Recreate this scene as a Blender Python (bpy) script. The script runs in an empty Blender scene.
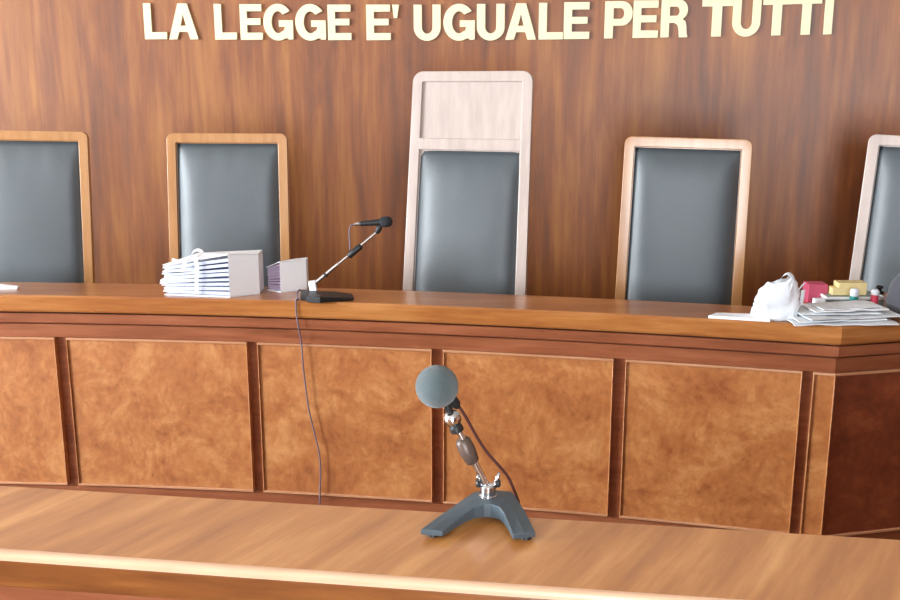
import bpy, bmesh, math, random
from mathutils import Vector, Matrix, noise
random.seed(11)
S = bpy.context.scene
COL = S.collection
PI = math.pi
EYE = 1.95; TILT = math.radians(13.05); F = 1014.0

# ------------------------------------------------------------------ survey helpers
def ray(u, v):
    a = (u-450)/F; b = (300-v)/F
    return Vector((a, math.cos(TILT)+b*math.sin(TILT), -math.sin(TILT)+b*math.cos(TILT)))
def hz(u, v, z):
    r = ray(u, v); t = (z-EYE)/r.z
    return Vector((r.x*t, r.y*t, z))
def hy(u, v, y):
    r = ray(u, v); t = y/r.y
    return Vector((r.x*t, y, EYE+r.z*t))
CX, CY, R = -2.647, -11.2506, 15.5132          # centre and radius of the curved bench front
def hr(u, v, r):
    d = ray(u, v)
    a = d.x*d.x+d.y*d.y; b = -2*(d.x*CX+d.y*CY); c = CX*CX+CY*CY-r*r
    t = (-b+math.sqrt(b*b-4*a*c))/(2*a)
    return Vector((d.x*t, d.y*t, EYE+d.z*t))
def phi(p): return math.atan2(p.x-CX, p.y-CY)
def pol(f, r, z=0): return Vector((CX+r*math.sin(f), CY+r*math.cos(f), z))

# ------------------------------------------------------------------ materials
def srgb(h):
    c = [int(h[i:i+2], 16)/255 for i in (0, 2, 4)]
    return tuple((x/12.92 if x <= .04045 else ((x+.055)/1.055)**2.4) for x in c)+(1,)
def newmat(name):
    m = bpy.data.materials.new(name); m.use_nodes = True
    return m, m.node_tree, m.node_tree.nodes['Principled BSDF']
def plain(name, col, rough=.5, metal=0, coat=0, bump=0, bscale=200, var=.06, spec=.5, sheen=0):
    m, t, b = newmat(name)
    b.inputs['Roughness'].default_value = rough
    b.inputs['Metallic'].default_value = metal
    b.inputs['Coat Weight'].default_value = coat
    b.inputs['Specular IOR Level'].default_value = spec
    b.inputs['Sheen Weight'].default_value = sheen
    tc = t.nodes.new('ShaderNodeTexCoord'); n = t.nodes.new('ShaderNodeTexNoise')
    n.inputs['Scale'].default_value = bscale*.15; n.inputs['Detail'].default_value = 4
    t.links.new(tc.outputs['Object'], n.inputs['Vector'])
    mx = t.nodes.new('ShaderNodeMix'); mx.data_type = 'RGBA'
    c = srgb(col)
    mx.inputs[6].default_value = tuple(x*(1-var) for x in c[:3])+(1,)
    mx.inputs[7].default_value = tuple(min(1, x*(1+var)) for x in c[:3])+(1,)
    t.links.new(n.outputs['Fac'], mx.inputs[0]); t.links.new(mx.outputs[2], b.inputs['Base Color'])
    if bump:
        n2 = t.nodes.new('ShaderNodeTexNoise'); n2.inputs['Scale'].default_value = bscale
        n2.inputs['Detail'].default_value = 3
        t.links.new(tc.outputs['Object'], n2.inputs['Vector'])
        bp = t.nodes.new('ShaderNodeBump'); bp.inputs['Strength'].default_value = bump
        bp.inputs['Distance'].default_value = .002
        t.links.new(n2.outputs['Fac'], bp.inputs['Height']); t.links.new(bp.outputs[0], b.inputs['Normal'])
    return m
def wood(name, dark, mid, light, scale, rot=(0, 0, 0), rough=.35, coat=.3, coat_rough=.25, broad=(.8, .8, .35), bw=.5, warp=0.0, spec=.5, speck=0.0):
    """veneer: fine stretched grain mixed with a broad figure"""
    m, t, b = newmat(name)
    N, L = t.nodes.new, t.links.new
    tc = N('ShaderNodeTexCoord')
    rt = N('ShaderNodeMapping'); rt.vector_type = 'POINT'; rt.inputs['Rotation'].default_value = rot
    L(tc.outputs['Object'], rt.inputs['Vector'])
    src = rt.outputs[0]
    if warp:
        w = N('ShaderNodeTexNoise'); w.inputs['Scale'].default_value = 2.2; w.inputs['Detail'].default_value = 2
        L(src, w.inputs['Vector'])
        ad = N('ShaderNodeVectorMath'); ad.operation = 'MULTIPLY_ADD'
        ad.inputs[1].default_value = (warp,)*3
        L(w.outputs['Color'], ad.inputs[0]); L(src, ad.inputs[2]); src = ad.outputs[0]
    def nz(sc, det, dist=0, rg=.6):
        mp = N('ShaderNodeMapping'); mp.inputs['Scale'].default_value = sc
        L(src, mp.inputs['Vector'])
        n = N('ShaderNodeTexNoise'); n.inputs['Scale'].default_value = 1; n.inputs['Detail'].default_value = det
        n.inputs['Roughness'].default_value = rg; n.inputs['Distortion'].default_value = dist
        L(mp.outputs[0], n.inputs['Vector']); return n.outputs['Fac']
    fine = nz(scale, 8); br = nz(broad, 5, .6)
    mix = N('ShaderNodeMix'); mix.inputs[0].default_value = bw
    L(fine, mix.inputs[2]); L(br, mix.inputs[3])
    cr = N('ShaderNodeValToRGB')
    e = cr.color_ramp.elements
    e[0].position = .34; e[0].color = srgb(dark); e[1].position = .66; e[1].color = srgb(light)
    k = e.new(.5); k.color = srgb(mid)
    L(mix.outputs[0], cr.inputs[0])
    out = cr.outputs[0]
    if speck:
        sp = nz((38, 38, 38), 3); r2 = N('ShaderNodeValToRGB')
        r2.color_ramp.elements[0].position = .60; r2.color_ramp.elements[0].color = (1, 1, 1, 1)
        r2.color_ramp.elements[1].position = .78; r2.color_ramp.elements[1].color = (1-speck,)*3+(1,)
        L(sp, r2.inputs[0])
        mm = N('ShaderNodeMix'); mm.data_type = 'RGBA'; mm.blend_type = 'MULTIPLY'; mm.inputs[0].default_value = 1
        L(out, mm.inputs[6]); L(r2.outputs[0], mm.inputs[7]); out = mm.outputs[2]
    L(out, b.inputs['Base Color'])
    b.inputs['Roughness'].default_value = rough; b.inputs['Specular IOR Level'].default_value = spec
    b.inputs['Coat Weight'].default_value = coat; b.inputs['Coat Roughness'].default_value = coat_rough
    bp = N('ShaderNodeBump'); bp.inputs['Strength'].default_value = .06; bp.inputs['Distance'].default_value = .002
    L(fine, bp.inputs['Height']); L(bp.outputs[0], b.inputs['Normal'])
    return m

M = {}
M['wall'] = wood('wall_veneer', '5A2E10', '804618', 'A0662A', (24, 24, 1.3), rough=.45, coat=.3, coat_rough=.4, broad=(5, 5, .8), bw=.62)
M['plaster'] = plain('white_plaster', 'DEDAD2', .9, var=.02)
M['floor'] = wood('floor_parquet', '543420', '664028', '785034', (3, 30, 3), rough=.3, coat=.3)
M['rail'] = wood('bench_rail_wood', '743E24', '8C5032', 'A06242', (2.2, 2.2, 30), rough=.34, coat=.4, coat_rough=.2, broad=(2, 2, 6), bw=.35)
M['cap'] = wood('bench_cap_wood', '8E5026', 'A46834', 'B87E48', (2.0, 14, 40), rough=.28, coat=.5, coat_rough=.14, broad=(1.5, 3, 8), bw=.35)
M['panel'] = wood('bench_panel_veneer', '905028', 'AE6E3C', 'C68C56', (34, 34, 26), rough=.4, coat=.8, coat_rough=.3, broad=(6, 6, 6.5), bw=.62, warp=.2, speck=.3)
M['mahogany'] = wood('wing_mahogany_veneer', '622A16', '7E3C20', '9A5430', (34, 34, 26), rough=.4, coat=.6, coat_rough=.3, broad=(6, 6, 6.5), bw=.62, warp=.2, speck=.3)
M['trim'] = wood('bench_bead_wood', 'A87450', 'B88460', 'C89470', (3, 3, 30), rough=.25, coat=.5, coat_rough=.15)
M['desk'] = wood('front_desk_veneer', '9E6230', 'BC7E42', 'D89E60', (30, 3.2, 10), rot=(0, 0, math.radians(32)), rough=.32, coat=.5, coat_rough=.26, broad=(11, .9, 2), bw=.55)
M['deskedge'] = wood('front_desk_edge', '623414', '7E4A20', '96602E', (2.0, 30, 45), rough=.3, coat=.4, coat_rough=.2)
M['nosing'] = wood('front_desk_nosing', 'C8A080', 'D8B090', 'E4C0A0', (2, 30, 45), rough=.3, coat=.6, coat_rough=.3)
M['frame'] = wood('chair_frame_oak', '98683C', 'AC7C4C', 'BA8E60', (22, 22, 2), rough=.3, coat=.5, coat_rough=.22)
M['pale'] = wood('chair_frame_sheen', 'A89A92', 'B8AAA2', 'C6B8B0', (22, 22, 2), rough=.28, coat=.6, coat_rough=.2)  # window sheen on these frames is put into the paler colour
M['leather'] = plain('charcoal_leather', '464F54', .46, bump=.15, bscale=420, var=.08, spec=.8)
M['letter'] = plain('cream_letter_paint', 'E6DEB6', .5, var=.02)
M['white'] = plain('white_card', 'F0F5FA', .6, var=.02)
M['paper'] = plain('paper_sheets', 'C2CADE', .8, var=.12, bscale=500)
M['lilac'] = plain('lilac_papers', 'B8A8C4', .8, var=.15, bscale=500)
M['ribbon'] = plain('white_ribbon', 'F6F7FA', .7, var=.02)
M['bag'] = plain('white_plastic_bag', 'E8F0F8', .4, var=.03, bump=.4, bscale=60)
M['news'] = plain('printed_sheets', 'DCE4EA', .7, var=.2, bscale=260)
M['black'] = plain('black_plastic', '1B1E20', .45)
M['foam'] = plain('grey_foam', '4E5B5E', .95, bump=.9, bscale=700, var=.12, sheen=.3)
M['blackfoam'] = plain('black_foam', '202428', .9, bump=.9, bscale=700)
M['base'] = plain('grey_painted_cast_metal', '45525A', .42, bump=.1, bscale=500)
M['chrome'] = plain('chrome', 'D8DCE0', .14, metal=1, var=.02)
M['sleeve'] = plain('brown_grey_sleeve', '5E5048', .4, metal=.3)
M['cable'] = plain('dark_brown_cable', '4A2420', .45)
M['greycable'] = plain('grey_cable', '6A6070', .5)
M['red'] = plain('crimson_card', 'B84A66', .5)
M['yellow'] = plain('pale_yellow_plastic', 'DCC890', .45)
M['teal'] = plain('teal_plastic', '2C9890', .35)
M['pink'] = plain('rose_red_plastic', 'DC4860', .35)
M['tray'] = plain('grey_green_metal', '8A9C9A', .4)
M['fabric'] = plain('dark_grey_fabric', '45464E', .85, bump=.5, bscale=300, sheen=.3)
M['inner'] = plain('dark_inside', '2A2430', .8)

# ------------------------------------------------------------------ object helpers
def link(name, me, mat, parent=None, smooth=False, bevel=0, seg=2, kind=None):
    o = bpy.data.objects.new(name, me); COL.objects.link(o)
    if mat: me.materials.append(mat)
    if parent: o.parent = parent
    if smooth:
        for p in me.polygons: p.use_smooth = True
    if bevel:
        b = o.modifiers.new('bevel', 'BEVEL'); b.width = bevel; b.segments = seg; b.limit_method = 'ANGLE'; b.angle_limit = math.radians(35)
        for p in me.polygons: p.use_smooth = True
        w = o.modifiers.new('wn', 'WEIGHTED_NORMAL'); w.keep_sharp = True
    if kind: o['kind'] = kind
    return o
def mesh(name, vs, fs):
    me = bpy.data.meshes.new(name); me.from_pydata([tuple(v) for v in vs], [], fs); me.validate()
    bm = bmesh.new(); bm.from_mesh(me); bmesh.ops.recalc_face_normals(bm, faces=bm.faces); bm.to_mesh(me); bm.free()
    return me
def tag(o, label, cat, group=None, kind=None):
    o['label'] = label; o['category'] = cat
    if group: o['group'] = group
    if kind: o['kind'] = kind
    return o
def thing(name, label, cat, loc, rz=0, group=None):
    o = bpy.data.objects.new(name, None); o.empty_display_size = .05; COL.objects.link(o)
    o.location = loc; o.rotation_euler = (0, 0, rz)
    return tag(o, label, cat, group)
def boxm(x0, x1, y0, y1, z0, z1, M4=None):
    vs = [Vector((x, y, z)) for x in (x0, x1) for y in (y0, y1) for z in (z0, z1)]
    if M4: vs = [M4 @ v for v in vs]
    return vs, [(0, 1, 3, 2), (4, 6, 7, 5), (0, 4, 5, 1), (2, 3, 7, 6), (0, 2, 6, 4), (1, 5, 7, 3)]
def join(parts):
    vs, fs = [], []
    for v, f in parts:
        n = len(vs); vs += list(v); fs += [tuple(i+n for i in q) for q in f]
    return vs, fs
def tubev(pts, rad, seg=10, cap=True):
    pts = [Vector(p) for p in pts]; n = len(pts)
    rads = rad if isinstance(rad, (list, tuple)) else [rad]*n
    vs, fs = [], []; up = None
    for i, p in enumerate(pts):
        d = (pts[min(i+1, n-1)]-pts[max(i-1, 0)])
        if d.length < 1e-9: d = Vector((0, 0, 1))
        d.normalize()
        if up is None:
            up = Vector((0, 0, 1)) if abs(d.z) < .9 else Vector((0, 1, 0))
        a = d.cross(up); 
        if a.length < 1e-6: a = d.cross(Vector((1, 0, 0)))
        a.normalize(); b = a.cross(d).normalized(); up = b
        for k in range(seg):
            t = 2*PI*k/seg; vs.append(p+(a*math.cos(t)+b*math.sin(t))*rads[i])
    for i in range(n-1):
        for k in range(seg):
            k2 = (k+1) % seg; fs.append((i*seg+k, i*seg+k2, (i+1)*seg+k2, (i+1)*seg+k))
    if cap: fs += [tuple(range(seg))[::-1], tuple((n-1)*seg+k for k in range(seg))]
    return vs, fs
def smoothpts(pts, n=8):
    pts = [Vector(p) for p in pts]; out = []
    for i in range(len(pts)-1):
        p0 = pts[max(i-1, 0)]; p1 = pts[i]; p2 = pts[i+1]; p3 = pts[min(i+2, len(pts)-1)]
        for k in range(n):
            t = k/n
            out.append(.5*((2*p1)+(p2-p0)*t+(2*p0-5*p1+4*p2-p3)*t*t+(3*p1-p0-3*p2+p3)*t**3))
    out.append(pts[-1]); return out
def lathe(prof, axis0, axis1, seg=24):
    """prof: (t, r) along the line axis0 -> axis1 (t in metres)"""
    a = Vector(axis0); d = (Vector(axis1)-a).normalized()
    return tubev([a+d*t for t, r in prof], [max(r, 1e-4) for t, r in prof], seg)
def mk(name, vf, mat, parent=None, **k):
    if parent is not None and getattr(parent, 'parent', None) is not None or parent is not None:
        inv = world_inv(parent); vf = ([inv @ Vector(v) for v in vf[0]], vf[1])
    return link(name, mesh(name, *vf), M[mat] if mat else None, parent, **k)
def world_inv(o):
    m = Matrix.Identity(4)
    while o:
        m = Matrix.LocRotScale(o.location, o.rotation_euler, None) @ m; o = o.parent
    return m.inverted()
def prism(poly, z0, z1):
    n = len(poly)
    vs = [Vector((p[0], p[1], z0)) for p in poly]+[Vector((p[0], p[1], z1)) for p in poly]
    fs = [tuple(range(n)), tuple(range(n, 2*n))]+[(i, (i+1) % n, n+(i+1) % n, n+i) for i in range(n)]
    return vs, fs

# ------------------------------------------------------------------ the room
WR = R+1.86           # radius of the veneered wall behind the chairs
def arcbox(f0, f1, r0, r1, z0, z1, n=12):
    vs, fs = [], []
    for i in range(n+1):
        f = f0+(f1-f0)*i/n
        for r, z in ((r0, z0), (r1, z0), (r1, z1), (r0, z1)): vs.append(pol(f, r, z))
    for i in range(n):
        for k in range(4): fs.append((i*4+k, i*4+(k+1) % 4, (i+1)*4+(k+1) % 4, (i+1)*4+k))
    fs += [(0, 1, 2, 3), tuple(n*4+k for k in range(4))]
    return vs, fs
XL, XR, YF, ZC = -8.5, 4.9, -4.6, 3.7
fL = math.asin((XL-CX)/WR); fR = math.asin((XR-CX)/WR)
mk('wall_back', arcbox(fL, fR, WR, WR+.1, 0, ZC, 60), 'plaster', kind='structure')
mk('trim_1', arcbox(fL, fR, WR-.03, WR, 0, 2.95, 60), 'wall', kind='structure')
yb = 7
mk('floor', boxm(XL-.1, XR+.1, YF-.1, 7.5, -.1, 0), 'floor', kind='structure')
mk('ceiling', boxm(XL-.1, XR+.1, YF-.1, 7.5, ZC, ZC+.1), 'plaster', kind='structure')
yr = pol(fR, WR).y; yl = pol(fL, WR).y
mk('wall_right', boxm(XR, XR+.1, YF, yr, 0, ZC), 'wall', kind='structure')
def wall_with_holes(name, fixed, t, a0, a1, holes, axis, mat='plaster'):
    """wall slab with window openings; holes = (a0, a1, z0, z1) sorted along the wall"""
    ps = []; cur = a0
    def b(p, q, z0, z1):
        return boxm(fixed, fixed+t, p, q, z0, z1) if axis == 'y' else boxm(p, q, fixed, fixed+t, z0, z1)
    for (h0, h1, z0, z1) in holes:
        ps += [b(cur, h0, 0, ZC), b(h0, h1, 0, z0), b(h0, h1, z1, ZC)]; cur = h1
    ps.append(b(cur, a1, 0, ZC))
    return mk(name, join(ps), mat, kind='structure')
LH = [(-3.6, -1.4, .95, 3.2), (-.9, 1.3, .95, 3.2), (1.8, 4.2, .95, 3.2)]
FH = [(-4.2, -2.7, 1.0, 3.2), (-.85, .85, .04, 3.1)]  # last opening: unseen door added for sheen and front light
wall_with_holes('wall_left', XL-.1, .1, YF, yl, LH, 'y')
wall_with_holes('wall_front', YF-.1, .1, XL, XR, FH, 'x', 'wall')
wn = 0
for ax, fx, H in (('y', XL, LH), ('x', YF, FH)):
    for (h0, h1, z0, z1) in H:
        wn += 1; big = z0 < .1; ps = []; mid = (h0+h1)/2
        for p, q, a, c in ((h0, h0+.06, z0, z1), (h1-.06, h1, z0, z1), (mid-.03, mid+.03, z0, z1), (h0, h1, z0, z0+.06), (h0, h1, z1-.06, z1)):
            ps.append(boxm(fx-.08, fx-.02, p, q, a, c) if ax == 'y' else boxm(p, q, fx-.08, fx-.02, a, c))
        mk('added_door_1' if big else 'window_%d' % wn, join(ps), 'plaster', kind='structure')

# ------------------------------------------------------------------ judges' bench
ZT = .987
P0 = hz(842.5, 327.3, ZT); f0 = phi(P0)
fA = math.radians(-5.0); 
eW = Vector((math.cos(math.radians(12.5)), math.sin(math.radians(12.5)), 0)); nW = Vector((eW.y, -eW.x, 0))   # outward (to the viewer)
LW = .85
def sweep(prof, extra=0, n=44):
    """profile (offset inward, z) swept along the arc and round the corner on to the end wing"""
    vs, fs = [], []; m = len(prof)
    # mitre at the corner
    na = Vector((-math.sin(f0), -math.cos(f0), 0)); k = 1/(1+na.dot(nW))
    mit = (na+nW)*k
    st = []
    for i in range(n+1):
        f = fA+(f0-fA)*i/n
        st.append((f, None))
    for f, _ in st[:-1]:
        for o, z in prof: vs.append(pol(f, R+o, z))
    Pc = pol(f0, R)
    for o, z in prof: vs.append(Pc-mit*o+Vector((0, 0, z)))
    for o, z in prof: vs.append(Pc+eW*LW-nW*o+Vector((0, 0, z)))
    N = n+2
    for i in range(N-1):
        for k2 in range(m): fs.append((i*m+k2, i*m+(k2+1) % m, (i+1)*m+(k2+1) % m, (i+1)*m+k2))
    fs += [tuple(range(m)), tuple((N-1)*m+k2 for k2 in range(m))]
    return vs, fs
bench = thing('judges_bench', 'long curved wooden judges bench with figured panels and polished ledge', 'bench', pol(f0-.1, R+.15, 0))
mk('ledge_top', sweep([(.004, .915), (.265, .915), (.265, ZT), (.008, ZT), (0, ZT-.008), (0, .923)]), 'cap', bench)
# the wing carries a deeper top
Pc = pol(f0, R)
inner = Pc-((Vector((-math.sin(f0), -math.cos(f0), 0))+nW)/(1+Vector((-math.sin(f0), -math.cos(f0), 0)).dot(nW)))*.265
wp = [inner, Pc+eW*LW-nW*.265, Pc+eW*LW-nW*.5, pol(f0-.0085, R+.50), pol(f0-.0085, R+.265)]
mk('wing_top', prism(wp, .915, ZT), 'cap', bench)
mk('upper_moulding', sweep([(.022, .860), (.20, .860), (.20, .905), (.014, .905), (.014, .866)]), 'rail', bench)
mk('frieze_rail', sweep([(.034, .795), (.20, .795), (.20, .853), (.034, .853)]), 'rail', bench)
mk('front_board', sweep([(.052, .09), (.09, .09), (.09, .915), (.052, .915)]), 'rail', bench)
mk('plinth', sweep([(.045, 0), (.16, 0), (.16, .094), (.045, .094)]), 'rail', bench)
# raised panels and their light beads
def panel(fa, fb, z0=.106, z1=.792):
    p = mk('front_panel', arcbox(fa, fb, R+.034, R+.054, z0, z1), 'panel', bench, bevel=.003)
    b = .006/R
    bd = [arcbox(fa, fb, R+.026, R+.036, z1-.010, z1+.002), arcbox(fa, fb, R+.026, R+.036, z0-.002, z0+.010),
          ]
    mk('side_bead', arcbox(fa, fa+b, R+.026, R+.036, z0, z1, 1), 'cap', p, bevel=.003); mk('side_bead', arcbox(fb-b, fb, R+.026, R+.036, z0, z1, 1), 'cap', p, bevel=.003)
    for q in bd: mk('panel_bead', q, 'trim', p, bevel=.003)
def fa_of(u, v): return phi(hr(u, v, R+.03))
edges = [(-128, 55), (66, 247), (257, 432), (443, 614), (626, 804)]
for a, b in edges:
    panel(fa_of(a, 340 if a < 300 else 352), fa_of(b, 340 if a < 300 else 360))
fs_ = fa_of(813, 378)
panel(fs_, f0-.0002)
# panel on the wing
def wbox(s0, s1, o0, o1, z0, z1):
    vs = []
    for s in (s0, s1):
        for o in (o0, o1):
            for z in (z0, z1): vs.append(Pc+eW*s-nW*o+Vector((0, 0, z)))
    return vs, boxm(0, 1, 0, 1, 0, 1)[1]
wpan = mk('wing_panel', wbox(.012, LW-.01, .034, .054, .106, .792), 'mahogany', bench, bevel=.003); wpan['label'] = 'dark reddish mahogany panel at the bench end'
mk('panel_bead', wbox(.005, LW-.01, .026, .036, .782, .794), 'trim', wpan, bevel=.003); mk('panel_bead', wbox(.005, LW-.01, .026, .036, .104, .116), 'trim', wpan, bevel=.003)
# working surface behind the ledge
mk('writing_surface', arcbox(fA, f0-.012, R+.18, R+.70, .715, .745, 40), 'cap', bench)
mk('modesty_board', arcbox(fA, f0-.012, R+.16, R+.19, .0, .915, 40), 'rail', bench)

# dais under the chairs
mk('dais', arcbox(fA, f0+.05, R+.25, WR-.03, 0, .1, 40), 'floor', kind='structure')
bpy.data.objects['dais'].name = 'trim_2'

# ------------------------------------------------------------------ chairs
def rrect(w, z0, z1, r, n=6, bottom_round=False):
    pts = []
    h = w/2
    pts += [(-h, z0), (h, z0)]
    for k in range(n+1):
        a = PI/2*k/n; pts.append((h-r+r*math.cos(a), z1-r+r*math.sin(a)))
    for k in range(n+1):
        a = PI/2+PI/2*k/n; pts.append((-h+r+r*math.cos(a), z1-r+r*math.sin(a)))
    return pts
def ring(outer, inner, y0, y1):
    n = len(outer)
    vs = [Vector((p[0], y, p[1])) for y in (y0, y1) for p in outer]+[Vector((p[0], y, p[1])) for y in (y0, y1) for p in inner]
    fs = []
    for i in range(n):
        j = (i+1) % n
        fs += [(i, j, n+j, n+i), (2*n+i, 2*n+j, 3*n+j, 3*n+i), (i, j, 2*n+j, 2*n+i), (n+i, n+j, 3*n+j, 3*n+i)]
    return vs, fs
def cushion(w, z0, z1, y, puff, seed=0, nx=26, nz=34):
    vs, fs = [], []
    for s in (0, 1):
        for j in range(nz+1):
            for i in range(nx+1):
                a = i/nx*2-1; b = j/nz*2-1
                x = a*w/2; z = (z0+z1)/2+b*(z1-z0)/2
                e = (1-abs(a)**7)*(1-abs(b)**9); e = max(e, 0)**.5
                d = puff*(e*.75+.25*(1-a*a)*(1-b*b))
                if e > 0:   # pulled leather near the seams
                    edge = max(abs(a), abs(b))**6
                    d += .0022*edge*math.sin((x*55 if abs(b) > abs(a) else z*42)+seed)
                    d += .003*noise.noise(Vector((x*5+seed, z*4, seed*3.1)))
                vs.append(Vector((x, y-d*e if s == 0 else y, z)))
    n = (nx+1)*(nz+1)
    for j in range(nz):
        for i in range(nx):
            q = j*(nx+1)+i
            fs.append((q, q+1, q+nx+2, q+nx+1)); fs.append((n+q, n+q+nx+1, n+q+nx+2, n+q+1))
    for i in range(nx):
        fs.append((i, n+i, n+i+1, i+1)); q = nz*(nx+1)+i; fs.append((q, q+1, n+q+1, n+q))
    for j in range(nz):
        q = j*(nx+1); fs.append((q, q+nx+1, n+q+nx+1, n+q)); q += nx; fs.append((q, n+q, n+q+nx+1, q+nx+1))
    return vs, fs
def chair(u, vtop, wpx, yaw, rake, label, mat='frame', tall=False, seed=0, roll=0, r=R+.92):
    top = hr(u, vtop, r); f = phi(top)
    dep = top.y*math.cos(TILT)+(EYE-top.z)*math.sin(TILT)
    w = wpx/F*dep
    zb = .1
    H = top.z-zb
    t = thing('high_back_chair', label, 'chair', (0, 0, 0), 0, 'high-backed chairs behind the judges bench')
    ang = -f+math.radians(yaw)
    rk = math.radians(rake); rl = math.radians(roll)
    pv = .42                                          # rake pivot height
    RM = Matrix.Translation((0, .24, pv)) @ Matrix.Rotation(-rk, 4, 'X') @ Matrix.Rotation(rl, 4, 'Y') @ Matrix.Translation((0, 0, -pv))
    Ht = pv+(H-pv)/math.cos(rk)
    # place the thing so that the top centre of the back lands on the surveyed point
    RZ = Matrix.Rotation(ang, 4, 'Z')
    tp = RZ @ (RM @ Vector((0, -.015, Ht)))
    t.location = (top.x-tp.x, top.y-tp.y, zb); t.rotation_euler = (0, 0, ang)
    bw = .050 if tall else .047; th = .034; zl = .36
    FL = .04 if tall else .022
    def P(name, vf, m, par=t, rakeit=True, **k):
        vs = [RM @ Vector((v[0]*(1+FL*(Ht-v[2])), v[1], v[2])) if rakeit else Vector(v) for v in vf[0]]
        o = link(name, mesh(name, vs, vf[1]), M[m], par, **k); return o
    out = rrect(w, zl, Ht, .05 if tall else .034); inn = rrect(w-2*bw, zl+bw, Ht-bw, .006)
    P('back_frame', ring(out, inn, -th/2, th/2), mat, bevel=.004)
    P('back_board', boxm(-w/2+bw-.004, w/2-bw+.004, -.001 if tall else .002, .012, zl+bw-.004, Ht-bw+.004), mat)
    zc = Ht-bw-.004
    if tall:
        k = (151-71)/(290-71.)                        # share of the visible back above the cushion
        hp = .372
        P('head_crossbar', boxm(-w/2+bw-.003, w/2-bw+.003, -th/2, th/2-.004, Ht-hp-.002, Ht-hp+.052), mat, bevel=.003)
        zc = Ht-hp-.004
    P('back_cushion', cushion(w-2*bw-.006, zl+bw+.004, zc, .0, .045, seed), 'leather', smooth=True)
    # seat, legs
    P('seat', cushion_flat(w-.04, .46), 'leather', rakeit=False, smooth=True)
    P('seat_frame', join([boxm(-w/2+.01, w/2-.01, -.24, -.205, .33, .39), boxm(-w/2+.01, w/2-.01, .18, .215, .33, .39),
                          boxm(-w/2+.01, -w/2+.045, -.205, .18, .33, .39), boxm(w/2-.045, w/2-.01, -.205, .18, .33, .39)]), mat, rakeit=False)
    for sx in (-1, 1):
        for sy, yy in ((-1, -.222), (1, .20)):
            x = sx*(w/2-.03)
            P('leg', tubev([(x, yy, 0), (x, yy, .33)], [.014, .022], 12), mat, rakeit=False)
    return t
def cushion_flat(w, d):
    vs, fs = cushion(w, -d/2, d/2, 0, .07, 1.0, 16, 16)
    return [Vector((v.x, v.z-.015, .39-v.y)) for v in vs], fs
chair(26, 131, 121, 4, 5, 'high-backed dark leather chair cut by the left edge of the photo', 'frame', seed=1, roll=1.0)
chair(226.3, 133.5, 122.5, 2, 5, 'high-backed dark leather chair in tan frame behind the white folders', 'frame', seed=2)
chair(472.2, 71.5, 125, -8, 9, 'tallest leather chair with sheen-coloured frame and plain wooden head panel, centre of the bench', 'pale', tall=True, seed=3, roll=-.4)
chair(688.5, 138, 125, 3, 5, 'high-backed dark leather chair in tan frame, right of the tallest chair', 'frame', seed=4, roll=1.0)
chair(938, 138, 128, -7, 6, 'dark leather chair with sheen-coloured frame cut by the right edge of the photo', 'pale', seed=5, roll=2)

# ------------------------------------------------------------------ lettering on the wall
def arcp(cx, cy, rx, ry, a0, a1, n):
    return [(cx+rx*math.cos(math.radians(a0+(a1-a0)*i/n)), cy+ry*math.sin(math.radians(a0+(a1-a0)*i/n))) for i in range(n+1)]
GL = {
 'L': [[(0, 0), (1, 0), (1, .19), (.32, .19), (.32, 1), (0, 1)]],
 'E': [[(0, 0), (1, 0), (1, .19), (.3, .19), (.3, .42), (.92, .42), (.92, .60), (.3, .60), (.3, .81), (.98, .81), (.98, 1), (0, 1)]],
 'A': [[(0, 0), (.27, 0), (.345, .21), (.655, .21), (.73, 0), (1, 0), (.655, 1), (.345, 1)], [(.395, .375), (.605, .375), (.5, .74)]],
 'T': [[(.345, 0), (.655, 0), (.655, .81), (1, .81), (1, 1), (0, 1), (0, .81), (.345, .81)]],
 'I': [[(0, 0), (1, 0), (1, 1), (0, 1)]],
 "'": [[(.25, 0), (.7, 0), (1, 1), (0, 1)]],
 'U': [[(0, 1), (0, .36)]+arcp(.5, .36, .5, .38, 180, 360, 18)[1:]+[(1, 1), (.71, 1), (.71, .36)]+arcp(.5, .36, .21, .19, 0, -180, 12)[1:]+[(.29, 1)]],
 'P': [[(0, 0), (.3, 0), (.3, .345), (.55, .345)]+arcp(.62, .672, .38, .328, -90, 90, 14)+[(0, 1)],
       [(.3, .52), (.3, .825), (.56, .825)]+arcp(.56, .672, .15, .153, 90, -90, 10)[1:]],
 'R': [[(0, 0), (.3, 0), (.3, .39), (.5, .39), (.62, .33), (.67, .2), (.69, 0), (1, 0), (.96, .1), (.94, .3), (.90, .42), (.78, .485), (.9, .56)]+arcp(.66, .73, .31, .27, -25, 90, 12)+[(0, 1)],
       [(.3, .57), (.3, .825), (.56, .825)]+arcp(.56, .697, .12, .128, 90, -90, 10)[1:]],
 'G': [arcp(.5, .5, .5, .52, 38, 300, 30)+[(.80, .03), (.82, .13), (.84, .01), (1, .01), (1, .55), (.53, .55), (.53, .38), (.74, .38), (.70, .26)]+arcp(.5, .5, .23, .32, 300, 45, 22)],
}
def glyph(ch):
    cu = bpy.data.curves.new('glyph', 'CURVE'); cu.dimensions = '2D'; cu.fill_mode = 'BOTH'
    return cu
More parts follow.
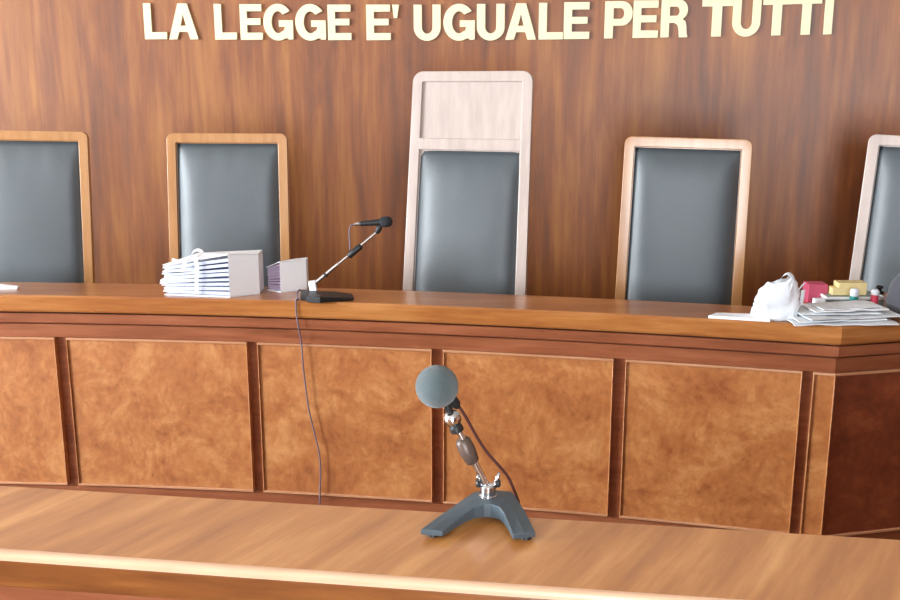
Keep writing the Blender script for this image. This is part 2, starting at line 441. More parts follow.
def letter(ch, u0, u1, vt, vb, label):
    z0 = None
    du = ((u0+u1)/2-470)*.00023*37
    if u0 < 470:
        if ch in 'LE': u0 -= du
        elif ch in 'GU': u0 -= du*.6; u1 -= du*.4
    else:
        if ch in 'TU': u0 -= du; u1 -= du
        elif ch == 'G': u0 -= du*.5; u1 -= du*.5
        elif ch in 'PERI': u1 -= du
    a = hr(u0, vb, WR-.03); b = hr(u1, vb, WR-.03); c = hr((u0+u1)/2, vt, WR-.03)
    w = (Vector((b.x, b.y))-Vector((a.x, a.y))).length; zb = (a.z+b.z)/2; h = c.z-zb
    cu = bpy.data.curves.new('letter', 'CURVE'); cu.dimensions = '2D'; cu.fill_mode = 'BOTH'; cu.extrude = .007
    cu.bevel_depth = .0015; cu.bevel_resolution = 1
    for lp in GL[ch]:
        sp = cu.splines.new('POLY'); sp.points.add(len(lp)-1); sp.use_cyclic_u = True
        for i, (x, y) in enumerate(lp): sp.points[i].co = ((x-.5)*w, y*h, 0, 1)
    tmp = bpy.data.objects.new('tmp', cu); COL.objects.link(tmp)
    dg = bpy.context.evaluated_depsgraph_get(); me = bpy.data.meshes.new_from_object(tmp.evaluated_get(dg))
    bpy.data.objects.remove(tmp)
    me.transform(Matrix.Rotation(PI/2, 4, 'X'))
    me.materials.clear()
    o = link('wall_letter', me, M['letter'])
    f = (phi(a)+phi(b))/2
    o.location = pol(f, WR-.03-.0095, zb); o.rotation_euler = (0, 0, -f)
    tag(o, label, 'letter', 'raised letters of the motto on the wall')
    return o
LET = [
 ('L', 143.6, 168, 'first letter L of the word LA'), ('A', 170.5, 199.3, 'letter A of the word LA'),
 ('L', 214.3, 237.7, 'opening letter L of LEGGE'), ('E', 240, 263.5, 'first letter E of LEGGE'), ('G', 264, 293.4, 'left letter G of LEGGE'), ('G', 295.9, 326, 'right letter G of LEGGE'), ('E', 328, 352, 'last letter E of LEGGE'),
 ('E', 366.7, 391.2, "letter E standing alone before the apostrophe"), ("'", 393, 399.4, 'small apostrophe mark after the single E'),
 ('U', 414.4, 440.8, 'opening letter U of UGUALE'), ('G', 444, 474.9, 'letter G of UGUALE'), ('U', 477.6, 504.8, 'second letter U of UGUALE'), ('A', 506, 536, 'letter A of UGUALE'), ('L', 539, 562.7, 'letter L of UGUALE'), ('E', 564, 590, 'last letter E of UGUALE'),
 ('P', 604.5, 633, 'letter P of PER'), ('E', 632.8, 659, 'letter E of PER'), ('R', 660.5, 689, 'letter R of PER'),
 ('T', 703, 733, 'opening letter T of TUTTI'), ('U', 734, 761.5, 'letter U of TUTTI'), ('T', 764, 792.5, 'second letter T of TUTTI'), ('T', 793.5, 822, 'third letter T of TUTTI'), ('I', 823, 834, 'closing letter I of TUTTI')]
def lerp(tab, x):
    for (a, p), (b, q) in zip(tab, tab[1:]):
        if x <= b: return p+(q-p)*max(0, (x-a))/(b-a)
    return tab[-1][1]
for ch, a, b, lb in LET:
    m = (a+b)/2
    vb = lerp([(140, 39), (300, 39.8), (450, 40), (560, 39.2), (640, 37.8), (740, 36), (840, 34)], m)
    vt = lerp([(140, 3.4), (300, 5), (450, 5), (560, 3), (640, 1), (740, -1.5), (840, -4.5)], m)
    if ch == "'": vb = vt+13
    letter(ch, a, b, vt, vb, 'raised cream '+lb)

# ------------------------------------------------------------------ front desk
ZD = 1.13
A0 = hz(0, 484.5, ZD); A1 = hz(900, 538.5, ZD)
ed = (A1-A0).normalized(); nd = Vector((ed.y, -ed.x, 0))      # nd points to the viewer
DW = -(A0-hz(0, 549.5, ZD)).dot(nd)
DW = (hz(0, 549.5, ZD)-A0).dot(nd)
sL, sR = -1.0, (A1-A0).length+.9
desk = thing('front_desk', 'straight wooden desk in the foreground with polished top', 'desk', A0+ed*1.0+nd*(DW/2)-Vector((0, 0, ZD)))
def dsweep(prof, s0=sL, s1=sR):
    m = len(prof); vs = []
    for s in (s0, s1):
        for o, z in prof: vs.append(Vector((A0.x, A0.y, 0))+ed*s+nd*o+Vector((0, 0, z)))
    fs = [(k, (k+1) % m, m+(k+1) % m, m+k) for k in range(m)]+[tuple(range(m)), tuple(range(m, 2*m))]
    return vs, fs
# top with rounded nosing towards the viewer
top = [(-.004, ZD-.012), (0, ZD-.003), (.006, ZD), (DW-.004, ZD), (DW-.004, ZD-.016), (-.004, ZD-.016)]
nose = [(DW-.004, ZD)]+[(DW-.002+.011*math.sin(math.radians(a)), ZD-.010+.010*math.cos(math.radians(a))) for a in (15, 30, 45, 60, 75, 90)]+[(DW+.009, ZD-.016), (DW-.004, ZD-.016)]
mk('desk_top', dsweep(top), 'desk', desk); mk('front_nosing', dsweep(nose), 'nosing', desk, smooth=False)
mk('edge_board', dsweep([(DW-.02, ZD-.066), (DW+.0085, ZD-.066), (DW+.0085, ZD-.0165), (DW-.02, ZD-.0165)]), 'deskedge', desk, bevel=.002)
mk('under_board', dsweep([(0, ZD-.060), (.03, ZD-.060), (.03, ZD-.0165), (0, ZD-.0165)]), 'deskedge', desk)
mk('desk_front', dsweep([(.01, .0), (.035, .0), (.035, ZD-.017), (.01, ZD-.017)]), 'panel', desk)
mk('desk_shelf', dsweep([(.035, .82), (DW-.03, .82), (DW-.03, .84), (.035, .84)]), 'rail', desk)
for s in (sL, sR-.03):
    mk('side_panel', dsweep([(.035, 0), (DW-.02, 0), (DW-.03, ZD-.017), (.035, ZD-.017)], s, s+.03), 'rail', desk)
mk('back_board', dsweep([(DW-.13, .45), (DW-.11, .45), (DW-.11, ZD-.017), (DW-.13, ZD-.017)]), 'rail', desk)

# ------------------------------------------------------------------ front microphone
def mic_front():
    cp = hz(489, 500, ZD+.004); t = thing('desk_microphone', 'desk microphone with round grey foam windscreen on grey V base, foreground desk', 'microphone', (cp.x, cp.y, ZD))
    zA, zTp = ZD+.036, ZD+.017
    # stations: outer top px, inner top px, top z, thickness
    st = [((420.5, 529.5), (442.5, 531.5), zTp, .010), ((436, 518), (455, 522), ZD+.021, .013), ((455, 505), (466, 513), ZD+.028, .018), ((466, 497), (474, 507.5), ZD+.033, .022), ((475, 491.5), (484, 504.5), zA, .026),
          ((493, 489.5), (491, 504), zA+.001, .027), ((512, 491.5), (499, 506.5), zA, .026), ((518, 500), (504, 513), ZD+.031, .021), ((525, 511), (508, 522), ZD+.025, .016), ((535.5, 532), (513, 534.5), zTp, .010)]
    vs, fs = [], []
    for (po, pi, z, th) in st:
        a = hz(po[0], po[1], z); b = hz(pi[0], pi[1], z)
        m = (a+b)/2+Vector((0, 0, .0015))
        vs += [a, m, b, b+Vector((0, 0, -th)), a+Vector((0, 0, -th))]
    n = len(st)
    for i in range(n-1):
        for k in range(5): fs.append((i*5+k, i*5+(k+1) % 5, (i+1)*5+(k+1) % 5, (i+1)*5+k))
    fs += [tuple(range(5)), tuple((n-1)*5+k for k in range(5))]
    base = mk('base', (vs, fs), 'base', t)
    sb = base.modifiers.new('b', 'BEVEL'); sb.width = .0015; sb.segments = 2; sb.limit_method = 'ANGLE'
    for (u, v) in ((433, 531.5), (526, 534.2)):
        p = hz(u, v, zTp-.01)
        mk('rubber_foot', tubev([(p.x, p.y, ZD), (p.x, p.y, zTp-.009)], [.010, .009], 14), 'black', base)
    p = hz(493, 496, ZD+.01); mk('rubber_foot', tubev([(p.x, p.y+.012, ZD), (p.x, p.y+.012, ZD+.012)], [.010, .009], 14), 'black', base)
    c = hz(488, 496, zA); Y = c.y
    z0 = zA
    cl = mk('clamp', lathe([(0, .0), (0, .0165), (.004, .017), (.005, .0145), (.022, .0145), (.025, .012), (.025, 0)], c-Vector((0, 0, .001)), c+Vector((0, 0, 1)), 28), 'chrome', t, smooth=False, bevel=.0006)
    ar = []
    for sx in (-1, 1):
        q = c+Vector((sx*.0125, 0, .018))
        ar.append(tubev([q, q+Vector((sx*.002, 0, .010)), q+Vector((sx*.005, 0, .020)), q+Vector((sx*.009, 0, .028 if sx > 0 else .020))], [.0045, .0042, .004, .0035], 10))
    mk('fork', join(ar), 'chrome', cl, smooth=True)
    kn = c+Vector((0, 0, .026))
    for sg in (1, -1):
        mk('tilt_knob', lathe([(0, .007), (.006, .0085), (.009, .006)], kn+Vector((sg*.014, 0, 0)), kn+Vector((sg, 0, 0)), 18), 'black', cl)
    A = hy(487, 487, Y); B = hy(456, 425, Y-.005)
    L = (B-A).length
    mk('stem', lathe([(0, .0), (0, .0065), (L*.42, .0065), (L*.42, .0055), (L, .0055), (L, 0)], A, B, 20), 'chrome', t, bevel=.0004)
    s0 = hy(473.5, 463, Y); s1 = hy(461, 437.5, Y)
    L2 = (s1-s0).length
    mk('grip_sleeve', lathe([(0, 0), (0, .008), (.004, .0128), (L2*.5, .0158), (L2-.008, .0148), (L2-.002, .010), (L2, 0)], s0, s1, 24), 'sleeve', t, smooth=True)
    ball = hy(437, 386.5, Y-.01); j = hy(452.5, 418.5, Y-.005)
    dep = ball.y*math.cos(TILT)+(EYE-ball.z)*math.sin(TILT); rb = 21.6/F*dep
    jr = .0165
    def sphere(c, r, d, seg=32, rings=20, sq=1):
        d = Vector(d).normalized()
        pr = [(r*(-math.cos(PI*i/rings))*sq, max(r*math.sin(PI*i/rings), 1e-5)) for i in range(rings+1)]
        return tubev([Vector(c)+d*a for a, b in pr], [b for a, b in pr], seg, cap=False)
    jo = mk('swivel_joint', sphere(j, jr, (0, 0, 1)), 'chrome', t, smooth=True)
    dn = (j-ball).normalized()
    ax = (j-hy(447, 403, Y-.008)).normalized()
    mk('joint_collar', lathe([(0, .008), (.004, .0125), (.014, .0125), (.016, .009)], j+Vector((.004, -.004, -.010)), j+Vector((.08, -.004, -.2)), 20), 'black', jo, bevel=.0008)
    mk('neck', lathe([(0, .0085), (.012, .0085), (.014, .007), (.05, .0072)], j-ax*.002, hy(445, 400, Y-.01), 18), 'black', t, smooth=False, bevel=.0005)
    mk('windscreen', sphere(ball, rb, (0, 0, 1), 48, 32), 'foam', t, smooth=True)
    pl = hy(455.5, 400, Y+.012)
    mk('plug', lathe([(0, .0), (0, .009), (.028, .0095), (.036, .005), (.036, 0)], ball+Vector((.020, .016, -.018)), hy(462, 413, Y+.016), 18), 'black', t, bevel=.0008)
    pts = [hy(457.5, 405, Y+.012), hy(464, 414, Y+.014), hy(474, 432, Y+.02), hy(486, 451, Y+.026), hy(499, 466, Y+.03), hy(508, 477, Y+.034), hy(514, 490, Y+.038), hy(518.5, 502, Y+.036)]
    q = pts[-1]; pts += [Vector((q.x-.004, q.y+.004, ZD+.008)), Vector((q.x-.022, q.y+.008, ZD+.0034)), Vector((q.x-.045, q.y+.0, ZD+.006))]
    c_ = mk('microphone_cable', tubev(smoothpts(pts, 8), .0030, 8), 'cable', t, smooth=True)
mic_front()

# ------------------------------------------------------------------ microphone on the judges' bench
def mic_back():
    b0 = hz(316, 293, ZT); t = thing('desk_microphone', 'slim black microphone on angled chrome arm and flat black base, on the judges bench', 'microphone', (b0.x, b0.y, ZT))
    def pz(u, v, h): return hz(u, v, ZT+h)
    st = [((352, 293.5), (354, 297.5), .014), ((335, 291), (336, 297.5), .020), ((318, 288.5), (320, 297), .030), ((308, 288), (307, 296), .030), ((301.5, 289.5), (300.5, 294.5), .020)]
    vs, fs = [], []
    for po, pi, h in st:
        a = pz(po[0], po[1], h); b = pz(pi[0], pi[1], h)
        a.y = min(a.y, b.y+.12)
        vs += [a, b, Vector((b.x, b.y, ZT+.003)), Vector((a.x, a.y, ZT+.003))]
    n = len(st)
    for i in range(n-1):
        for k in range(4): fs.append((i*4+k, i*4+(k+1) % 4, (i+1)*4+(k+1) % 4, (i+1)*4+k))
    fs += [(0, 1, 2, 3), tuple((n-1)*4+k for k in range(4))]
    base = mk('base', (vs, fs), 'black', t, bevel=.002)
    for u, v in ((349, 296), (306, 292)):
        p = hz(u, v, ZT); mk('rubber_foot', tubev([(p.x, p.y+.008, ZT), (p.x, p.y+.008, ZT+.0035)], .008, 12), 'black', base)
    c = hz(313.5, 291, ZT+.026); Y = c.y
    cl = mk('clamp', boxm(-.014, .016, -.013, .013, 0, .044, Matrix.Translation(c) @ Matrix.Rotation(-.15, 4, 'Y')), 'white', t, bevel=.003)
    A = hy(315.5, 283, Y); B = hy(376, 233, Y); L = (B-A).length
    mk('arm', lathe([(0, 0), (0, .0085), (L*.38, .0085), (L*.39, .006), (L, .006), (L, 0)], A, B, 18), 'chrome', t, bevel=.0004)
    g0 = hy(348.5, 256.5, Y); g1 = hy(361.5, 245.5, Y)
    mk('grip_sleeve', lathe([(0, 0), (0, .010), (.006, .0135), ((g1-g0).length-.006, .0135), ((g1-g0).length, .009), ((g1-g0).length, 0)], g0, g1, 18), 'black', t, smooth=True)
    h0 = hy(325, 275.5, Y); mk('arm_ring', lathe([(0, 0), (0, .0105), (.010, .0105), (.010, 0)], h0, B, 18), 'black', t)
    j = hy(378, 230.5, Y)
    mk('swivel_joint', lathe([(-.014, .006), (-.008, .011), (.006, .013), (.02, .012), (.028, .008)], j, hy(381, 224, Y), 18), 'black', t, smooth=True)
    m0 = hy(359, 223.8, Y); m1 = hy(391, 221.5, Y); Lm = (m1-m0).length
    mk('microphone_body', lathe([(0, 0), (0, .009), (.01, .011), (.05, .0125), (Lm*.66, .0145), (Lm*.7, .0145)], m0, m1, 20), 'black', t, smooth=True)
    mk('windscreen', lathe([(Lm*.66, 0), (Lm*.66, .014), (Lm*.70, .021), (Lm*.85, .0235), (Lm*.97, .021), (Lm*1.03, .013), (Lm*1.05, 0)], m0, m1, 24), 'blackfoam', t, smooth=True)
    mk('connector', lathe([(0, 0), (0, .006), (.016, .0075), (.02, .0075)], hy(354.5, 224.3, Y), m0, 16), 'chrome', t)
    pts = [hy(355, 224.2, Y), hy(351, 225.5, Y), hy(349.3, 230, Y), hy(349.6, 240, Y-.003), hy(350, 250, Y-.012)]
    mk('arm_cable', tubev(smoothpts(pts), .0028, 8), 'greycable', t, smooth=True)
    # lead that runs over the bench edge and hangs down its front
    q = hz(302, 291, ZT+.012)
    pts = [q, hz(299, 290, ZT+.022), hz(297, 294, ZT+.010)]
    f = phi(hr(296.3, 303, R))
    pts += [pol(f, R+.03, ZT+.0035), pol(f, R+.004, ZT+.0045), pol(f, R-.006, ZT-.004), hr(296.5, 315, R-.007), hr(299, 330, R-.006)]
    for u, v in ((301.5, 345), (303, 365), (306, 390), (309, 410), (315, 435), (319.5, 455), (320.5, 475), (320, 492)):
        pts.append(hr(u, v, R+.012))
    e = pts[-1].copy(); e.z = .004; pts += [e, e+Vector((.05, -.05, 0))]
    mk('hanging_cable', tubev(smoothpts(pts, 6), .0032, 8), 'greycable', t, smooth=True)
mic_back()

# ------------------------------------------------------------------ folders on the ledge
def folder(name, label, A, B, C, dback, hA, hB, hC, nsheet, pm, inset, ribbon):
    """A: open-side left corner, B: front corner, C: spine far corner (ground points)."""
    t = thing(name, label, 'folder', (B.x, B.y, ZT))
    D = A+(C-B)+Vector((0, dback, 0)); C2 = C+Vector((0, dback, 0))
    up = Vector((0, 0, 1)); th = .004
    def slab(p, hts, z=0, th=.004, ins=0):
        c = sum(p, Vector())/len(p)
        q = [x+(c-x).normalized()*ins for x in p]
        lo = [x+up*(h) for x, h in zip(q, hts)]; hi = [x+up*th for x in lo]
        n = len(p)
        return lo+hi, [tuple(range(n)), tuple(range(n, 2*n))]+[(i, (i+1) % n, n+(i+1) % n, n+i) for i in range(n)]
    foot = [A, B, C, C2, D]; ht = [hA, hB, hC, hC, (hA+hC)/2]

    sp = [B, C, C+Vector((-.001, .005, 0)), B+Vector((.0, .006, 0))]
    spv = [p for p in sp]+[p+up*(hB if i in (0, 3) else hC) for i, p in enumerate(sp)]
    spf = [(0, 1, 2, 3), (4, 5, 6, 7)]+[(i, (i+1) % 4, 4+(i+1) % 4, 4+i) for i in range(4)]
    spn2 = [C+Vector((-.004, 0, 0)), C, C2, C2+Vector((-.004, 0, 0))]
    sp2 = [p for p in spn2]+[p+up*hC for p in spn2]
    mk('bottom_cover', slab(foot, [0]*5), 'white', t); mk('top_cover', slab(foot, [h-th for h in ht]), 'white', t)
    mk('spine', join([(spv, spf), (sp2, spf)]), 'white', t, bevel=.001)
    pp = []
    for i in range(nsheet):
        lvl = (i+.15)/nsheet*.93
        j = lambda s: Vector((random.uniform(-s, s), random.uniform(-s, s)*.6, 0))
        Ai = A.lerp(B, random.uniform(.00, .05))+Vector((0, .006+inset, 0)); Bi = B.lerp(A, .012)+Vector((0, inset+random.uniform(.002, .008), 0))
        Di = D.lerp(C2, .05)-Vector((0, .01, 0)); Ci = C2.lerp(D, .04)-Vector((0, .01, 0))
        q = [Ai, Bi, Ci, Di]
        hh = [th+lvl*(hA-2*th)+random.uniform(0, .002), th+lvl*(hB-2*th), th+lvl*(hC-2*th), th+lvl*(hA-2*th)]
        pp.append(slab(q, hh, th=(hB-.012)/nsheet*random.uniform(.45, .8)))
    mk('papers', join(pp), pm, t)
    return t, foot
A = hz(164.5, 294.8, ZT); B = hz(229.8, 297.3, ZT); C = hz(260, 294.0, ZT)
t1, ft = folder('archive_folder', 'large white archive folder stuffed with papers and tied with ribbon, on the judges bench', A, B, C, .10, .132, .186, .176, 8, 'paper', .004, True)
# ribbon and its bow
def strip(pts, w, wdir, th=.0012):
    vs, fs = [], []; pts = smoothpts(pts, 6); wd = Vector(wdir)*w/2; nn = Vector((0, -th, th*.5))
    for p in pts: vs += [p-wd, p+wd, p+wd+nn, p-wd+nn]
    n = len(pts)
    for i in range(n-1):
        for k in range(4): fs.append((i*4+k, i*4+(k+1) % 4, (i+1)*4+(k+1) % 4, (i+1)*4+k))
    fs += [(0, 1, 2, 3), tuple((n-1)*4+k for k in range(4))]
    return vs, fs
Yr = A.lerp(B, .5).y-.004
rb = [strip([hy(184, 270, Yr), hy(185, 262, Yr-.006), hy(188, 257, Yr-.008), hy(191.5, 256, Yr), hy(195, 259, Yr-.006), hy(197, 268, Yr-.008), hy(196.5, 282, Yr-.006), hy(197, 294, Yr-.002)], .017, (1, 0, .2)),
      strip([hy(191, 256, Yr), hy(193, 252, Yr+.01), hy(198, 250, Yr+.02), hy(203, 253, Yr+.02), hy(197, 256, Yr)], .014, (.2, .6, .9)),
      strip([hy(176, 262, Yr+.01), hy(172, 259, Yr+.02), hy(180, 261, Yr+.01), hy(190, 257.5, Yr)], .012, (.1, .8, .5))]
mk('ribbon', join(rb), 'ribbon', t1)
# ragged sheet ends on the left
rg = []
for i in range(9):
    z = .012+i*.0125; y = A.y+random.uniform(-.004, .02)
    w = random.uniform(.10, .16); x1 = A.x+w
    x0 = A.x-random.uniform(.0, .018)
    rg.append(boxm(0, x1-x0, 0, .12, 0, random.uniform(.003, .007), Matrix.Translation((x0, y, ZT+z)) @ Matrix.Rotation(random.uniform(-.1, .1), 4, 'Z') @ Matrix.Rotation(random.uniform(-.06, .02), 4, 'Y')))
mk('loose_sheets', join(rg), 'ribbon', t1)
A = hz(263.5, 292.8, ZT); B = hz(280.8, 292.6, ZT); C = hz(307, 290, ZT)
A = B+Vector((-.066, .045, 0))
t2, ft = folder('archive_folder', 'smaller white archive folder of lilac papers, between the large folder and the microphone', A, B, C, .06, .105, .138, .135, 9, 'lilac', .012, False)
# faint writing on the spine is only a smudge; a small pale label edge
# sheet at the far left
p = [hz(-30, 284, ZT+.004), hz(-30, 289.2, ZT+.004), hz(17, 288.6, ZT+.004), hz(19, 287, ZT+.004), hz(0, 283.2, ZT+.012)]
v = [Vector((q.x, q.y, ZT+.0005)) for q in p]+[Vector((q.x, q.y, ZT+.009)) for q in p]
fo = mk('document_folder', (v, [tuple(range(5)), tuple(range(5, 10))]+[(i, (i+1) % 5, 5+(i+1) % 5, 5+i) for i in range(5)]), 'white', bevel=.001)
tag(fo, 'flat white document folder on the ledge at the left edge of the photo', 'folder')

# ------------------------------------------------------------------ clutter at the right end of the bench
def put(o_pts): pass
def wavy(cx, cy, w, d, z, th, rot, amp, seed, nx=22, ny=10):
    vs, fs = [], []
    for s in (0, 1):
        for j in range(ny+1):
            for i in range(nx+1):
                x = (i/nx-.5)*w; y = (j/ny-.5)*d
                dz = amp*.3*noise.noise(Vector((x*30+seed, y*26, seed*2)))+amp*(noise.noise(Vector((x*9+seed*7.3, y*9, seed)))+.5)*(1 if s else 1)
                ex = .006*noise.noise(Vector((y*30, seed*3, i*.0)))*(1 if i in (0, nx) else 0)
                ey = .010*noise.noise(Vector((x*14, seed*5.1, 0)))*(1 if j == 0 else 0)
                vs.append(Vector((x+ex, y+ey, dz+(th if s else 0))))
    n = (nx+1)*(ny+1)
    for j in range(ny):
        for i in range(nx):
            q = j*(nx+1)+i; fs.append((n+q, n+q+1, n+q+nx+2, n+q+nx+1)); fs.append((q, q+nx+1, q+nx+2, q+1))
    for i in range(nx):
        fs.append((i, i+1, n+i+1, n+i)); q = ny*(nx+1)+i; fs.append((q, n+q, n+q+1, q+1))
    for j in range(ny):
        q = j*(nx+1); fs.append((q, n+q, n+q+nx+1, q+nx+1)); q += nx; fs.append((q, q+nx+1, n+q+nx+1, n+q))
    X = Matrix.Translation((cx, cy, z)) @ Matrix.Rotation(rot, 4, 'Z')
    return [X @ v for v in vs], fs
def topobj(name, vf, mat, label, cat, group=None, **k):
    c = sum(vf[0], Vector())/len(vf[0]); zm = min(v.z for v in vf[0]); o0 = Vector((c.x, c.y, zm))
    o = link(name, mesh(name, [v-o0 for v in vf[0]], vf[1]), M[mat], None, **k); o.location = o0
    return tag(o, label, cat, group)
# thin white pad
a = hz(708, 318.5, ZT); b = hz(770, 322.3, ZT)
d = (b-a).normalized(); n_ = Vector((-d.y, d.x, 0))
topobj('paper_pad', prism([a, b, b+n_*.085, a+n_*.06+d*.03], ZT+.0005, ZT+.012), 'white', 'thin flat white pad lying left of the crumpled bag', 'pad', bevel=.0015)
# white bag
def bag():
    p = hz(779, 321.5, ZT); cx, cy = p.x, p.y+.055
    t = thing('crumpled_bag', 'crumpled white plastic bag standing on the ledge beside the papers', 'bag', (cx, cy, ZT))
    vs, fs = [], []; nr, ns = 18, 28
    for i in range(nr+1):
        h = i/nr
        for k in range(ns):
            a = 2*PI*k/ns
            rx = .088*(1-.75*max(0, h-.55)**1.1-.12*h); ry = .055*(1-.6*h**2)
            w = 1+.22*noise.noise(Vector((math.cos(a)*2.2, math.sin(a)*2.2, h*3+4)))+.13*noise.noise(Vector((math.cos(a)*6, math.sin(a)*6, h*8)))
            sx = math.copysign(abs(math.cos(a))**.7, math.cos(a)); sy = math.copysign(abs(math.sin(a))**.7, math.sin(a))
            zz = h*.148*(1+.13*noise.noise(Vector((math.cos(a)*2, math.sin(a)*2, 9)))) + (.02*math.cos(a)*h)
            vs.append(Vector((cx+rx*sx*w+.010*h, cy+ry*sy*w, ZT+.001+zz*1.0)))
    for i in range(nr):
        for k in range(ns): fs.append((i*ns+k, i*ns+(k+1) % ns, (i+1)*ns+(k+1) % ns, (i+1)*ns+k))
    vs.append(Vector((cx+.012, cy, ZT+.13))); m = len(vs)-1
    for k in range(ns): fs.append((nr*ns+k, nr*ns+(k+1) % ns, m))
    fs.append(tuple(range(ns))[::-1])
    mk('bag_body', (vs, fs), 'bag', t, smooth=True)
    Y = cy
    mk('handle_loop', strip([hy(778, 291, Y), hy(780, 281, Y), hy(784, 275, Y-.004), hy(789, 274, Y), hy(791.5, 278, Y+.004), hy(787, 288, Y), hy(786, 294, Y)], .020, (.5, .5, .4), .003), 'bag', t, smooth=True)
    mk('handle_tail', join([strip([hy(793, 302, Y-.01), hy(796, 293, Y-.012), hy(801, 287, Y-.008), hy(804, 283, Y)], .020, (.8, .1, .5), .004),
                       strip([hy(786, 300, Y-.03), hy(790, 290, Y-.03), hy(792, 284, Y-.02)], .024, (.8, .1, .5), .004),
                       strip([hy(800, 306, Y-.01), hy(802, 298, Y-.012), hy(803, 290, Y-.008)], .020, (.8, .1, .2), .004)]), 'bag', t, smooth=True)
bag()
# loose papers, stacked: each a thing
base = hz(840, 323, ZT)
names = ['lowest sheaf of the corner paper pile, edge over the ledge', 'second sheaf from the bottom of the corner paper pile', 'third sheaf from the bottom of the corner paper pile', 
         'third sheaf from the top of the corner paper pile', 'second sheaf from the top of the corner paper pile', 'topmost sheaf of the corner paper pile, below the stamps']
rows = [(843, 327.3, .40, .17, .0, .02), (838, 325.5, .35, .16, .0095, .09), (850, 325, .38, .15, .018, .17), (836, 323, .32, .14, .0265, .04), (846, 322, .30, .13, .035, .13), (846, 321, .25, .11, .042, .20)]
for i, (u, v_, w, d_, dz, rot) in enumerate(rows):
    p = hz(u, v_, ZT)
    topobj('paper_sheaf', wavy(p.x+.018, p.y+d_*.5+.010, w, d_, ZT+.0025+dz, .0035, rot, .0035, i+1.0), ('news', 'white', 'news', 'news', 'white', 'news', 'white')[i], names[i], 'papers', 'loose papers piled at the bench corner')
ZP = ZT
# crimson box
p = hz(811.5, 309, ZT); q = hz(827.5, 309, ZT)
def blk(p, w, d_, z0, z1, rot=0): 
    return boxm(0, w, 0, d_, 0, z1-z0, Matrix.Translation((p.x, p.y, z0)) @ Matrix.Rotation(rot, 4, 'Z'))
def behind(u, v, y): return hy(u, v, y)
YB = 4.10
def rz(v): return hy(820, v, YB).z
topobj('card_box', boxm(hy(807.5, 300, YB).x, hy(827, 300, YB).x, YB, YB+.07, ZT, rz(284.5), ), 'red', 'small crimson card box standing behind the paper pile', 'box', bevel=.003)
YW = 4.01
topobj('small_carton', boxm(hy(815, 300, YW).x, hy(825.5, 300, YW).x, YW, YW+.03, ZT, hy(820, 299.3, YW).z), 'white', 'tiny white carton in front of the crimson box', 'box', bevel=.002)
# stamp tray
YT = 4.035
zt = hy(850, 297.5, YT).z
tr = thing('stamp_tray', 'low grey metal tray holding office stamps behind the papers', 'tray', (hy(855, 300, YT).x, YT+.05, ZT))
x0, x1 = hy(827, 300, YT).x, hy(884, 300, YT).x
mk('tray_box', boxm(x0, x1, YT, YT+.12, ZT, zt), 'tray', tr, bevel=.003)
mk('tray_rim', join([boxm(x0-.002, x1+.002, YT-.003, YT+.004, zt-.008, zt+.002), boxm(x0-.002, x1+.002, YT+.116, YT+.123, zt-.008, zt+.002), boxm(x0-.003, x0+.004, YT, YT+.12, zt-.008, zt+.002), boxm(x1-.004, x1+.003, YT, YT+.12, zt-.008, zt+.002)]), 'white', tr)
# yellow block of notes with stepped left end
YY = YT+.03
yz = zt+.002
yb_ = [boxm(hy(838.5, 290, YY).x, hy(867, 290, YY).x, YY, YY+.06, yz, hy(850, 283, YY).z), boxm(hy(832.5, 290, YY).x, hy(839, 290, YY).x, YY, YY+.05, yz+.0, hy(850, 288, YY).z)]
topobj('sticky_note_block', join(yb_), 'yellow', 'pale yellow block with stepped left end on the stamp tray', 'block', bevel=.002)
def stamp(name, u, vb, vt, y, rb, cols, label, split):
    p0 = hy(u, vb, y); p1 = hy(u, vt, y); L = p1.z-p0.z
    zb = p0.z
    t = thing(name, label, 'stamp' if 'stamp' in name else 'bottle', (p0.x, y, zb))
    mk('body', lathe([(0, 0), (0, rb), (L*split, rb), (L*split, rb*.7), (L*split, 0)], (p0.x, y, zb), (p0.x, y, zb+1), 18), cols[0], t, bevel=.0008)
    mk('cap', lathe([(L*split, 0), (L*split, rb*1.05), (L*.9, rb*1.15), (L, rb*.8), (L, 0)], (p0.x, y, zb), (p0.x, y, zb+1), 18), cols[1], t, smooth=False, bevel=.0008)
YS = YT-.022
def zon(y): return ZT
for nm, u, vt, y, rb, cols, lb, sp in (('ink_bottle', 855, 288.5, YS, .016, ('teal', 'bag'), 'small teal bottle with white cap in front of the yellow block', .62),
                                ('rubber_stamp', 875.5, 289.5, YS, .015, ('pink', 'bag'), 'red rubber stamp with white top near the right end of the tray', .72)):
    t = hy(u, vt, y); zb = ZT+.0; L = t.z-zb
    e = thing(nm, lb, 'bottle' if nm == 'ink_bottle' else 'stamp', (t.x, y, zb))
    mk('body', lathe([(0, 0), (0, rb), (L*sp, rb), (L*sp, 0)], (t.x, y, zb), (t.x, y, 9), 18), cols[0], e, bevel=.001)
    mk('cap', lathe([(L*sp, 0), (L*sp, rb*1.08), (L*.88, rb*1.15), (L, rb*.75), (L, 0)], (t.x, y, zb), (t.x, y, 9), 18), cols[1], e, bevel=.001)
y = YT+.06; t_ = hy(880, 285.5, y); zb = zt+.001
e = thing('rubber_stamp', 'black rubber stamp with rounded grip at the right end of the tray', 'stamp', (t_.x, y, zb))
L = t_.z-zb
mk('die_block', boxm(t_.x-.02, t_.x+.016, y-.012, y+.012, zb, zb+.012), 'black', e, bevel=.001)
mk('grip', lathe([(.012, 0), (.012, .008), (.022, .008), (.034, .013), (L-.01, .015), (L, .009), (L, 0)], (t_.x, y, zb), (t_.x, y, 9), 18), 'black', e, smooth=True)
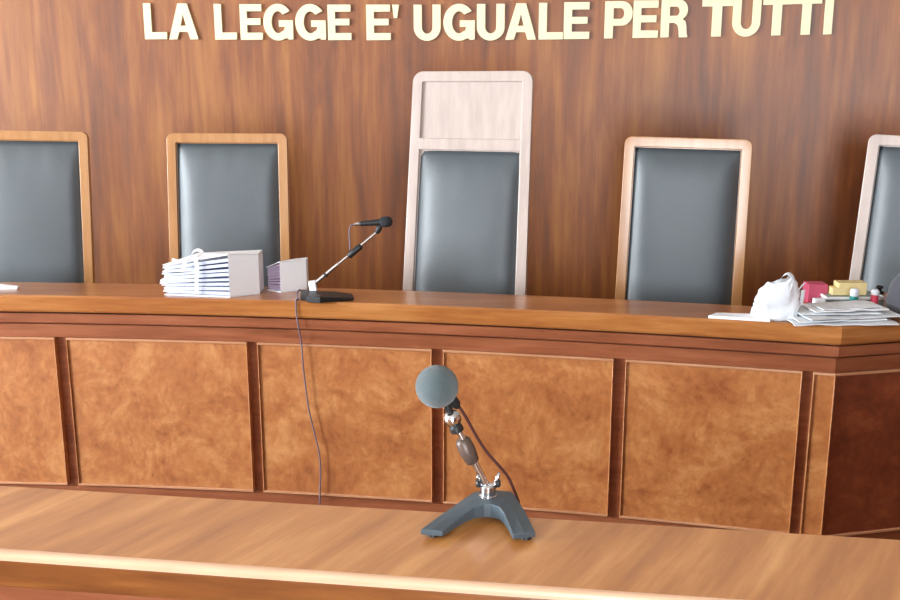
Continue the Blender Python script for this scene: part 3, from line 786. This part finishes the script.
# dark bag at the far right
def dark_bag():
    c = hz(927, 321, ZT); cx, cy = c.x, c.y+.10
    vs, fs = [], []; nr, ns = 22, 36
    for i in range(nr+1):
        h = i/nr; r = math.sin(PI*min(1, .22+.78*h))**.55 if h < 1 else .02
        for k in range(ns):
            a = 2*PI*k/ns
            w = 1+.12*noise.noise(Vector((math.cos(a)*1.7, math.sin(a)*1.7, h*3)))+.05*noise.noise(Vector((math.cos(a)*5, math.sin(a)*5, h*7)))-.05*math.exp(-((h-.42)/.06)**2)
            vs.append(Vector((cx+.115*r*w*math.cos(a), cy+.085*r*w*math.sin(a), ZT+.001+h*.20)))
    for i in range(nr):
        for k in range(ns): fs.append((i*ns+k, i*ns+(k+1) % ns, (i+1)*ns+(k+1) % ns, (i+1)*ns+k))
    fs += [tuple(range(ns))[::-1], tuple(nr*ns+k for k in range(ns))]
    topobj('soft_bag', (vs, fs), 'fabric', 'dark grey soft fabric bag cut by the right edge of the photo', 'bag', smooth=True)
dark_bag()

# ------------------------------------------------------------------ light
def area(name, loc, rot, sx, sy, power, col):
    l = bpy.data.lights.new(name, 'AREA'); l.shape = 'RECTANGLE'; l.size = sx; l.size_y = sy; l.energy = power; l.color = col
    o = bpy.data.objects.new(name, l); COL.objects.link(o); o.location = loc; o.rotation_euler = rot
    return o
DAY = (.87, .94, 1.0)
for (h0, h1, z0, z1), pw in zip(LH, (80, 980, 420)):
    area('window_daylight', (XL-.16, (h0+h1)/2, (z0+z1)/2), (0, -PI/2, 0), z1-z0, h1-h0, pw, DAY)
for (h0, h1, z0, z1), pw in zip(FH, (20, 400)):
    area('window_daylight', ((h0+h1)/2, YF-.16, (z0+z1)/2), (PI/2, 0, 0), h1-h0, z1-z0, pw, DAY)  # the stronger lamp shines through the added door opening
w = bpy.data.worlds.new('daylight'); S.world = w; w.use_nodes = True
w.node_tree.nodes['Background'].inputs[0].default_value = (.8, .9, 1, 1)
w.node_tree.nodes['Background'].inputs[1].default_value = .5

cam = bpy.data.cameras.new('camera'); co = bpy.data.objects.new('camera', cam); COL.objects.link(co)
cam.sensor_width = 36; cam.lens = 36*F/900.0; cam.clip_start = .02
co.location = (0, 0, EYE); co.rotation_euler = (PI/2-TILT, 0, 0)
S.camera = co
S.view_settings.view_transform = 'Standard'; S.view_settings.look = 'None'
S.view_settings.gamma = 1; S.view_settings.use_curve_mapping = False
S.view_settings.exposure = 0.38
